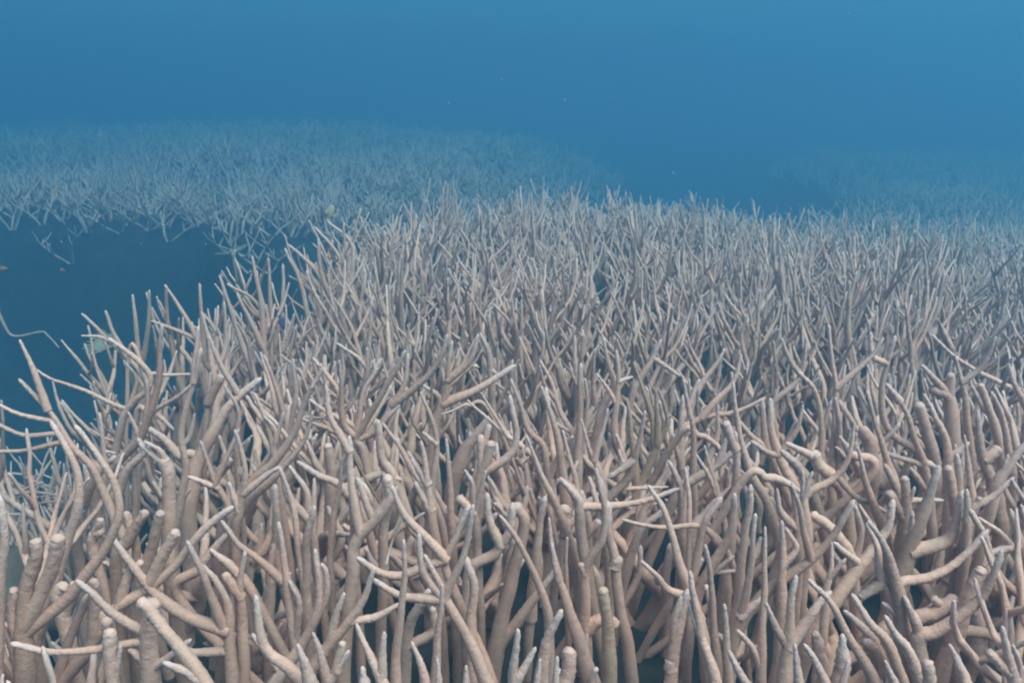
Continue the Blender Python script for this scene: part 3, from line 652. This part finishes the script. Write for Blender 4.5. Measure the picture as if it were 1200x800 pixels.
def grow(seed, height, lean=0.25, thick=1.0):
    """Skeleton of one coral: list of dict(pts, rad, parent)."""
    g = np.random.default_rng(seed)
    out = []
    def walk(p, d, L, r0, r1, upw, bend, n):
        pts, rads = [p.copy()], [r0]
        for i in range(n):
            d = unit(d + UP * upw / n + g.normal(0, bend / math.sqrt(n), 3))
            p = p + d * L / n
            pts.append(p.copy()); rads.append(r0 + (r1 - r0) * ((i + 1) / n) ** 1.7)
        return pts, rads, d
    nm = int(g.integers(2, 4))
    a0 = g.uniform(0, 6.28)
    for m in range(nm):
        a = a0 + m * 6.28 / nm + g.uniform(-.5, .5)
        tilt = g.uniform(0.10, lean + 0.36)
        d = unit(np.array([math.cos(a) * tilt, math.sin(a) * tilt, 1.0]))
        L = height * g.uniform(0.78, 1.06)
        r0 = g.uniform(0.0094, 0.0122) * thick
        pts, rads, _ = walk(np.array([math.cos(a), math.sin(a), 0]) * 0.012, d, L, r0, g.uniform(.0020, .0028) * thick, 0.15, 0.40, 7)
        out.append(dict(pts=pts, rad=rads, parent=None)); mi = len(out) - 1
        P = np.array(pts)
        for s in range(int(g.integers(3, 6))):
            t = g.uniform(0.32, 0.86)
            k = t * (len(P) - 1); i = int(k); fr = k - i
            q = P[i] * (1 - fr) + P[i + 1] * fr
            rr = (rads[i] * (1 - fr) + rads[i + 1] * fr)
            az = g.uniform(0, 6.28); ang = g.uniform(0.45, 1.15)
            d2 = unit(np.array([math.cos(az) * math.sin(ang), math.sin(az) * math.sin(ang), math.cos(ang)]))
            room = max(0.05, (height * 1.05 - q[2]))
            L2 = min(g.uniform(0.07, 0.20), room * 1.3) * (0.6 + 0.4 * thick)
            p2, r2, _ = walk(q, d2, L2, rr * 0.86, g.uniform(.0019, .0026) * thick, g.uniform(0.5, 1.8), 0.26, 6)
            out.append(dict(pts=p2, rad=r2, parent=mi)); bi = len(out) - 1
            if L2 > 0.08 and g.random() < 0.5:
                P2 = np.array(p2); i = int(g.integers(2, 4)); q3 = P2[i]
                az = g.uniform(0, 6.28); ang = g.uniform(0.3, 1.0)
                d3 = unit(np.array([math.cos(az) * math.sin(ang), math.sin(az) * math.sin(ang), math.cos(ang)]))
                p3, r3, _ = walk(q3, d3, g.uniform(.035, .08), r2[i] * 0.85, .0022 * thick, 0.7, 0.2, 4)
                out.append(dict(pts=p3, rad=r3, parent=bi))
    return out

N_PROTO = 16
protos = [grow(400 + i, 0.40, thick=rng.uniform(0.85, 1.1)) for i in range(N_PROTO)]
protos += [grow(800 + i, 0.40, thick=1.3) for i in range(8)]
proto_parts = {}
def proto_meshes(i, level):
    """level 0: every branch a mesh; level 1: the whole coral one mesh; level 2: coarse arrays for the far thicket."""
    key = (i, level)
    if key in proto_parts: return proto_parts[key]
    sk = protos[i]
    if level == 0:
        res = []
        for k, p in enumerate(sk):
            nm = 'stem' if p['parent'] is None else ('branch' if sk[p['parent']]['parent'] is None else 'branchlet')
            res.append((nm, mesh_from(nm, *tube(p['pts'], p['rad'], 8, 0.0085, knob=0.0009, seed=i * 40 + k, wob=0.0006), M_CORAL), p['parent']))
    elif level == 1:
        res = mesh_from('staghorn_coral', *merge([tube(p['pts'], p['rad'], 7, 0.013, knob=0.0008, seed=i * 40 + k, wob=0.0006) for k, p in enumerate(sk)]), M_CORAL)
    elif level == 4:
        res = merge([tube(p['pts'], p['rad'], 8, 0.014, knob=0.0009, seed=i * 40 + k, wob=0.0006) for k, p in enumerate(sk)])
    else:
        res = merge([tube(p['pts'], p['rad'], 5 if level == 2 else 4, 0.024 if level == 2 else 0.055, seed=i * 40 + k) for k, p in enumerate(sk)])
    proto_parts[key] = res
    return res

HERO_BASES = np.array([c['base'][:2] for c in CORALS])
DARK = [(570, 735, 60), (760, 735, 75), (752, 640, 60), (1180, 570, 60), (1130, 770, 55), (460, 640, 40), (470, 720, 40), (620, 660, 35), (50, 600, 110), (20, 690, 70)]     # open gaps between the branches
spots = []
def scatter():
    g = np.random.default_rng(21)
    y = 0.62
    while y < 15.5:
        step = 0.130 if y < 2.4 else 0.130 + 0.010 * (y - 2.4)
        half = 0.62 * y + 0.35
        n = int(2 * half / step)
        for i in range(n):
            x = -half + (i + g.uniform(0.1, 0.9)) * step
            yy = y + g.uniform(-0.45, 0.45) * step
            c = float(canopy(x, yy))
            if c < (0.66 if yy < 2.5 else 0.80 if x < 1 else 0.70):
                if yy > 2.5: continue
                if g.random() > 0.5: continue
            if yy > 5 and math.sin(2.7 * x + 1.1 * yy) * math.sin(2.2 * yy - 1.6 * x + 1) > g.uniform(0.5, 1.1): continue
            gz = float(ground_z(x, yy))
            h = (c - gz) * (g.uniform(0.80, 1.14) if yy < 5 else g.uniform(0.7, 1.35))
            if c < 0.66 and yy < 3: h *= 0.62
            # the traced front rows already stand there: keep the fill low and in the gaps
            if yy < 1.62 and c > 0.9:
                pr = project((x, yy, c))
                if pr is None: continue
                if -40 < pr[0] < 1240:
                    f = 0.70 if yy < 1.25 else 0.80
                    h *= f
                    if any(math.hypot(pr[0] - a, pr[1] + 60 - b_) < r_ for a, b_, r_ in DARK): continue
                    if yy < 1.2 and g.random() < 0.75: continue
            spots.append((x, yy, gz, h, g.uniform(0, 6.28), int(g.integers(0, N_PROTO)), g.uniform(-.14, .14), g.uniform(-.14, .14)))
        y += step
scatter()

def in_view(s):
    for z in (s[2] + s[3], s[2] + 0.6 * s[3]):
        p = project((s[0], s[1], z))
        if p and -25 < p[0] < 1225 and -20 < p[1] < 815: return True
    return False

def build_fill():
    vis = [s for s in spots if in_view(s)]
    rest = [s for s in spots if not in_view(s) and s[1] < 5 and abs(s[0]) < 0.62 * s[1] + 0.3]
    vis.sort(key=lambda s: s[1])
    n_single = 300 - len(CORALS)
    # of the low fill among the front rows little shows; it is the first of the mass, the open thicket behind comes as single corals
    front = [s for s in vis if s[1] < 1.5 and canopy(s[0], s[1]) > 0.9]
    open_ = [s for s in vis if not (s[1] < 1.5 and canopy(s[0], s[1]) > 0.9)]
    single, mass = open_[:n_single], open_[n_single:] + rest
    for s in single:
        x, y, gz, h, rot, pi, tx, ty = s
        sc = h / 0.40
        lev = 0 if y < 2.35 else 1
        pm = proto_meshes(pi, lev)
        if lev == 0:
            root = empty('staghorn_coral', (x, y, gz - 0.01), '', 'coral')
            objs = []
            for nm, me, par in pm:
                objs.append(child(nm, me, root if (par is None or nm == 'branch') else objs[par]))
        else:
            root = link(bpy.data.objects.new('staghorn_coral', pm))
            root.location = (x, y, gz - 0.01); root['category'] = 'coral'
        root.rotation_euler = (tx, ty, rot); root.scale = (1, 1, sc) if sc > 1 else (sc ** 0.5, sc ** 0.5, sc)
        CORALS.append(dict(o=root, tips=[np.array([x, y, gz + h])], d=y, n=len(pm) if lev == 0 else 0, src='grown', base=np.array([x, y, gz])))
    def joined(lst, name, label, front=False):
        arr = []
        for x, y, gz, h, rot, pi, tx, ty in lst:
            v, q, t, f = proto_meshes(N_PROTO + pi % 8, 4) if front else proto_meshes(pi, 2 if y < 3.6 else 3)
            sc = h / 0.40
            cr, sr = math.cos(rot), math.sin(rot)
            wide = 1.0 if y < 3.6 else 1.2
            w = v * np.array([wide, wide, sc])
            w = np.stack([w[:, 0] * cr - w[:, 1] * sr + tx * w[:, 2] + x, w[:, 0] * sr + w[:, 1] * cr + ty * w[:, 2] + y, w[:, 2] + gz - 0.01], 1)
            arr.append((w, q, t, f))
        o = link(bpy.data.objects.new(name, mesh_from(name, *merge(arr), M_CORAL)))
        o['kind'] = 'stuff'; o['label'] = label; o['category'] = 'coral'
        return o
    joined(mass, 'coral_thicket', 'dense bleached coral thicket fading into the blue water behind')
    joined(front, 'coral_undergrowth', 'low coral branches deep in the gaps of the front rows', True)
    print('TRIS', sum(len(m.loops) - 2 * len(m.polygons) for m in bpy.data.meshes)); print('SCATTER', len(spots), 'visible', len(vis), 'single', len(single), 'mass', len(mass), 'front', len(front), 'traced', len(TR))
build_fill()

# ---------------------------------------------------------------- small things
def ball(verts_scale, n=10, m=6):
    v, q, t = [], [], []
    for i in range(1, m):
        a = math.pi * i / m
        for j in range(n):
            b_ = 2 * math.pi * j / n
            v.append((math.sin(a) * math.cos(b_), math.sin(a) * math.sin(b_), math.cos(a)))
    for i in range(m - 2):
        for j in range(n):
            q.append((i * n + j, (i + 1) * n + j, (i + 1) * n + (j + 1) % n, i * n + (j + 1) % n))
    top, bot = len(v), len(v) + 1
    v += [(0, 0, 1), (0, 0, -1)]
    for j in range(n):
        t.append((top, j, (j + 1) % n)); t.append((bot, (m - 2) * n + (j + 1) % n, (m - 2) * n + j))
    return np.array(v) * np.array(verts_scale), np.array(q), np.array(t)

def slab(outline, thick):
    """Flat outline in the x-z plane given a thickness in y."""
    n = len(outline)
    v = [(x, -thick / 2, z) for x, z in outline] + [(x, thick / 2, z) for x, z in outline]
    c = np.mean(outline, axis=0)
    v += [(c[0], -thick, c[1]), (c[0], thick, c[1])]
    q = [(i, (i + 1) % n, n + (i + 1) % n, n + i) for i in range(n)]
    t = [(2 * n, (i + 1) % n, i) for i in range(n)] + [(2 * n + 1, n + i, n + (i + 1) % n) for i in range(n)]
    return np.array(v), np.array(q), np.array(t)

def make_fish(loc, length, yaw, pitch, body_mat, fin_mat, label):
    root = empty('reef_fish', tuple(loc), label, 'fish')
    root.rotation_euler = (0, pitch, yaw); root.scale = (length,) * 3
    # body: rings along x, nose at +0.5
    st = [(-0.30, .045, .018), (-0.22, .085, .035), (-0.08, .17, .062), (0.08, .215, .078), (0.22, .20, .08), (0.34, .145, .068), (0.43, .08, .045), (0.485, .03, .02)]
    n = 12
    v = []
    for x, h, w in st:
        for j in range(n):
            a = 2 * math.pi * j / n
            v.append((x, w * math.cos(a), h * math.sin(a)))
    q = [(i * n + j, i * n + (j + 1) % n, (i + 1) * n + (j + 1) % n, (i + 1) * n + j) for i in range(len(st) - 1) for j in range(n)]
    v += [(-0.31, 0, 0), (0.5, 0, 0)]
    t = [(len(v) - 2, (j + 1) % n, j) for j in range(n)] + [(len(v) - 1, (len(st) - 1) * n + j, (len(st) - 1) * n + (j + 1) % n) for j in range(n)]
    z = np.zeros((0, 3), int)
    child('body', mesh_from('body', np.array(v), np.array(q), np.array(t), None, body_mat), root)
    tail = [(-0.28, .04), (-0.40, .13), (-0.5, .20), (-0.45, .08), (-0.42, 0), (-0.45, -.08), (-0.5, -.20), (-0.40, -.13), (-0.28, -.04)]
    child('tail_fin', mesh_from('tail_fin', *slab(tail, .012), None, fin_mat), root)
    dors = [(0.20, .18), (0.10, .28), (-0.05, .30), (-0.18, .24), (-0.20, .10), (-0.05, .15), (0.08, .19)]
    child('dorsal_fin', mesh_from('dorsal_fin', *slab(dors, .012), None, fin_mat), root)
    anal = [(0.0, -.18), (-0.08, -.28), (-0.18, -.24), (-0.20, -.10), (-0.08, -.14)]
    child('anal_fin', mesh_from('anal_fin', *slab(anal, .012), None, fin_mat), root)
    for sgn in (-1, 1):
        ev, eq, et = ball((.028, .014, .028))
        child('eye', mesh_from('eye', ev + np.array([.36, sgn * .055, .045]), eq, et, None, M_EYE), root)
    return root

M_EYE = simple_mat('fish_eye', (0.02, 0.02, 0.02), (0.03, 0.03, 0.03), 20, 0.3)
M_PALE_FISH = simple_mat('pale_fish', (0.50, 0.38, 0.28), (0.56, 0.44, 0.22), 60, 0.5, 0.1, 0.001)
M_BLUE_FISH = simple_mat('blue_fish', (0.07, 0.07, 0.17), (0.11, 0.10, 0.22), 60, 0.5, 0.1, 0.001)
M_ORANGE_FISH = simple_mat('orange_fish', (0.36, 0.14, 0.06), (0.42, 0.19, 0.09), 60, 0.5, 0.1, 0.001)
make_fish(at(387, 250, 3.0), 0.060, R(20), R(-72), M_PALE_FISH, M_PALE_FISH, 'pale cream fish hanging nose up above the rim of the mound')
make_fish(at(330, 377, 1.74), 0.036, R(60), R(70), M_BLUE_FISH, M_BLUE_FISH, 'dark blue fish diving between the branches on the rim')
make_fish(at(73, 317, 3.4), 0.036, R(160), R(8), M_ORANGE_FISH, M_ORANGE_FISH, 'small orange fish out in the dark trench')
make_fish(at(3, 315, 3.2), 0.036, R(30), R(0), M_ORANGE_FISH, M_ORANGE_FISH, 'small orange fish cut off by the left edge of the picture')
make_fish(at(152, 252, 4.6), 0.040, R(190), R(10), M_BLUE_FISH, M_BLUE_FISH, 'small dark blue fish before the far ridge')

def plate_coral(loc, size, yaw, tilt, label, seed):
    """A thin fan-shaped plate with finger-like rim."""
    g = np.random.default_rng(seed)
    root = empty('plate_coral', tuple(loc), label, 'coral')
    root.rotation_euler = (tilt, 0, yaw)
    n, rings = 14, 4
    v = []
    for side in (1, -1):
        for k in range(rings + 1):
            for i in range(n + 1):
                a = math.pi * (0.62 + 0.76 * i / n)
                r = size * (0.12 + 0.88 * k / rings) * (1 if k < rings else 1 + g.uniform(-.06, .06))
                v.append((r * math.cos(a), r * math.sin(a), side * (0.006 - 0.003 * k / rings) + 0.10 * size * (k / rings) ** 2 + 0.004 * math.sin(3 * a)))
    row = n + 1; off = (rings + 1) * row
    q = []
    for k in range(rings):
        for i in range(n):
            a0 = k * row + i
            q.append((a0, a0 + row, a0 + row + 1, a0 + 1))
            q.append((off + a0, off + a0 + 1, off + a0 + row + 1, off + a0 + row))
    for i in range(n):
        a0 = rings * row + i; q.append((a0, off + a0, off + a0 + 1, a0 + 1))
        q.append((i, i + 1, off + i + 1, off + i))
    for k in range(rings):
        a0 = k * row; q.append((a0, off + a0, off + a0 + row, a0 + row))
        a1 = k * row + n; q.append((a1, a1 + row, off + a1 + row, off + a1))
    child('plate', mesh_from('plate', np.array(v), np.array(q), np.zeros((0, 3), int), np.zeros(len(v)), M_PLATE), root)
    for i in range(9):
        a = math.pi * (0.64 + 0.72 * i / 8) + g.uniform(-.05, .05)
        d = np.array([math.cos(a), math.sin(a), 0])
        p0 = d * size * 0.86 + np.array([0, 0, 0.08 * size])
        L = size * g.uniform(0.28, 0.5)
        child('finger', mesh_from('finger', *tube([p0, p0 + d * L * 0.5 + np.array([0, 0, .1 * L]), p0 + d * L + np.array([0, 0, .25 * L])], [.0045, .0035, .0018], 7, 0.008, knob=.0006, seed=seed + i), M_PLATE), root)
    st = [np.array([size * 0.75, 0, -0.34]), np.array([size * 0.35, 0, -0.12]), np.array([size * 0.04, 0, 0.0]), np.array([-size * 0.3, 0, 0.01])]
    child('stem', mesh_from('stem', *tube(st, [.012, .010, .008, .005], 8, 0.012, seed=seed + 40), M_PLATE), root)
plate_coral(at(136, 404, 2.3), 0.06, R(0), R(12), 'small fan-shaped coral plate with a fingered rim, jutting from the mound into the trench', 3)
plate_coral(at(272, 297, 3.55), 0.06, R(-70), R(14), 'fan-shaped coral plate under the edge of the far ridge', 9)

def twig(pts, w, label, mat=None):
    """Thin dead twig caught in the branches, traced as (px, py, distance)."""
    P = [at(*p) for p in pts]
    base = P[0].copy()
    root = empty('dead_coral_twig', tuple(base), label, 'coral twig')
    rad = [0.5 * (w + (0.45 * w - w) * i / (len(P) - 1)) * pts[i][2] / FOCAL for i in range(len(P))]
    child('shaft', mesh_from('shaft', *tube([p - base for p in P], rad, 7, 0.006, knob=0.0005, seed=len(label), wob=0.0006), mat or M_DEAD), root)
    m = (P[len(P) // 2] + P[len(P) // 2 - 1]) / 2 - base
    child('spur', mesh_from('spur', *tube([m, m + np.array([0.008, -.004, 0.012]), m + np.array([0.012, -.004, 0.028])], [rad[-1], rad[-1] * .9, rad[-1] * .6], 6, 0.006, seed=3), mat or M_DEAD), root)
twig([(448, 592, 1.06), (428, 560, 1.08), (412, 528, 1.10)], 4.5, 'thin brown dead twig slanting in the gap beside the ball-topped coral')
twig([(504, 500, 1.24), (506, 470, 1.26), (504, 440, 1.28)], 5, 'brown dead twig standing upright in the gap above the crossing thin branches')
twig([(500, 520, 1.22), (484, 495, 1.22), (480, 470, 1.24)], 4, 'short brown dead twig bent over a dark gap near the middle')
twig([(472, 600, 0.93), (464, 620, 0.93), (458, 640, 0.93), (454, 658, 0.92)], 6, 'pale broken twig dangling under an arched branch', M_CORAL)
twig([(615, 536, 1.12), (612, 527, 1.12), (617, 522, 1.12), (610, 541, 1.12)], 4, 'white broken coral chip caught in a dark gap', M_CORAL)

def shell(loc, r, label):
    root = empty('snail_shell', tuple(loc), label, 'shell')
    m = simple_mat('shell_cream', (0.75, 0.58, 0.40), (0.55, 0.33, 0.18), 160, 0.5, 0.3, 0.002)
    parts = []
    k = 0
    pts, rad = [], []
    for i in range(26):
        a = i / 25 * 2.6 * 2 * math.pi; s_ = 1 - i / 27
        pts.append(np.array([math.cos(a) * r * 0.55 * s_, math.sin(a) * r * 0.55 * s_, r * 1.3 * (1 - s_)])); rad.append(r * 0.55 * s_)
    child('whorl', mesh_from('whorl', *tube(pts, rad, 10, r * 0.16, seed=2), m), root)
    v, q, t = ball((r * .42, r * .42, r * .2))
    child('aperture', mesh_from('aperture', v + np.array([r * .75, 0, 0]), q, t, None, m), root)
shell(at(557, 430, 1.33), 0.0055, 'tiny cream and brown snail shell wedged between branches')

def rock(loc, size, label, seed):
    g = np.random.default_rng(seed)
    v, q, t = ball((1, 1, 1), 22, 12)
    f = 1 + 0.16 * np.sin(v[:, 0] * 3.1 + 1) * np.sin(v[:, 1] * 2.7) + 0.10 * np.sin(v[:, 2] * 5 + v[:, 0] * 4) + g.uniform(-.03, .03, len(v))
    v = v * f[:, None] * np.array(size)
    o = link(bpy.data.objects.new('rock', mesh_from('rock', v, q, t, None, M_ROCK)))
    o.location = tuple(loc); o['label'] = label; o['category'] = 'rock'
p_ = at(28, 672, 1.7)
rock(p_ - np.array([0.02, 0, 0.05]), (0.16, 0.12, 0.10), 'rounded brown rock low in the hollow behind the two blunt front stalks', 4)

def particles():
    g = np.random.default_rng(77)
    arr = []
    for i in range(90):
        px, py, d = g.uniform(20, 1180), g.uniform(10, 330), g.uniform(0.9, 3.0)
        v, q, t = ball((1, 1, 1), 6, 4)
        v = v * g.uniform(0.0003, 0.0009) * np.array([1, g.uniform(.6, 1.4), g.uniform(.6, 1.6)]) + at(px, py, d)
        arr.append((v, q, t, np.zeros(len(v))))
    o = link(bpy.data.objects.new('suspended_particles', mesh_from('suspended_particles', *merge(arr), M_CORAL)))
    o['kind'] = 'stuff'; o['label'] = 'pale specks drifting in the open water'; o['category'] = 'particles'
particles()

# ---------------------------------------------------------------- labels: what each coral looks like and where it stands
ORD = ['first', 'second', 'third', 'fourth', 'fifth', 'sixth', 'seventh', 'eighth', 'ninth', 'tenth', 'eleventh', 'twelfth', 'thirteenth', 'fourteenth', 'fifteenth', 'sixteenth', 'seventeenth', 'eighteenth', 'nineteenth', 'twentieth']
NUM = ['no', 'one', 'two', 'three', 'four', 'five', 'six', 'seven', 'eight']
COLS = ['far left', 'centre left', 'centre', 'centre right', 'far right']
def band(py):
    return 'along the bottom edge' if py >= 715 else 'just above the bottom' if py >= 650 else 'in the lower third' if py >= 570 else 'below mid height' if py >= 490 else 'at mid height' if py >= 400 else 'on the near rim'
TENTH = ['at the left edge', 'one tenth across from the left', 'two tenths across from the left', 'three tenths across from the left', 'four tenths across from the left',
         'halfway across', 'six tenths across from the left', 'seven tenths across from the left', 'eight tenths across from the left', 'at the right edge']
def label_corals():
    cells, grown = {}, {}
    for i, c in enumerate(CORALS):
        if c['src'] == 'traced':
            pr = [project(t) for t in c['tips']]
            pr = [p for p in pr if p]
            top = min(pr, key=lambda p: p[1])
            tile, branches, d, mat = TR[i]
            pl, w, blunt = branches[0]
            dx, dy = pl[-1][0] - pl[-2 if len(pl) < 3 else 0][0], pl[0][1] - pl[-1][1]
            if abs(dx) > 1.8 * max(dy, 1): lean = 'sprawling'
            elif dx < -0.35 * abs(dy): lean = 'left-leaning'
            elif dx > 0.35 * abs(dy): lean = 'right-leaning'
            else: lean = 'upright'
            tipw = 'blunt' if blunt else 'pointed'
            colour = 'tan' if mat == 'warm' else 'cream'
            c['shape'] = f"{lean} {tipw} {colour} coral" + (f" with {NUM[min(len(branches), 8)]} branches" if len(branches) > 1 else ', unbranched')
            col = COLS[int(min(4, max(0, top[0] // 240)))]
            cells.setdefault((band(top[1]), col), []).append((top[0], i))
        else:
            p = project(c['tips'][0])
            k = int(min(9, max(0, round(p[0] / 120 - 0.5))))
            zone = 'low in the hollow' if c['base'][2] < 0.62 and c['d'] < 2.6 else 'behind the front rows' if c['d'] < 1.95 else 'on the mid mound' if c['d'] < 2.5 else 'towards the crest'
            if c['n'] == 0: zone = 'towards the crest'
            grown.setdefault((zone, k), []).append((p[0], i))
            c['o']['group'] = f"slender corals {zone}"
    for (zone, k), lst in grown.items():
        lst.sort()
        for n, (x, i) in enumerate(lst):
            where = TENTH[k].replace(' from the left', '')
            CORALS[i]['o']['label'] = f"slender pale staghorn coral {zone}" + (f", {ORD[n]} from left" if len(lst) > 1 else '') + f", {where}"
    for (bd, col), lst in cells.items():
        lst.sort()
        for k, (x, i) in enumerate(lst):
            c = CORALS[i]
            pos = f", {ORD[k]} from left, {col} {bd}" if len(lst) > 1 else f", {col} {bd}"
            c['o']['label'] = c['shape'] + pos
            c['o']['group'] = 'large corals of the front rows'
label_corals()
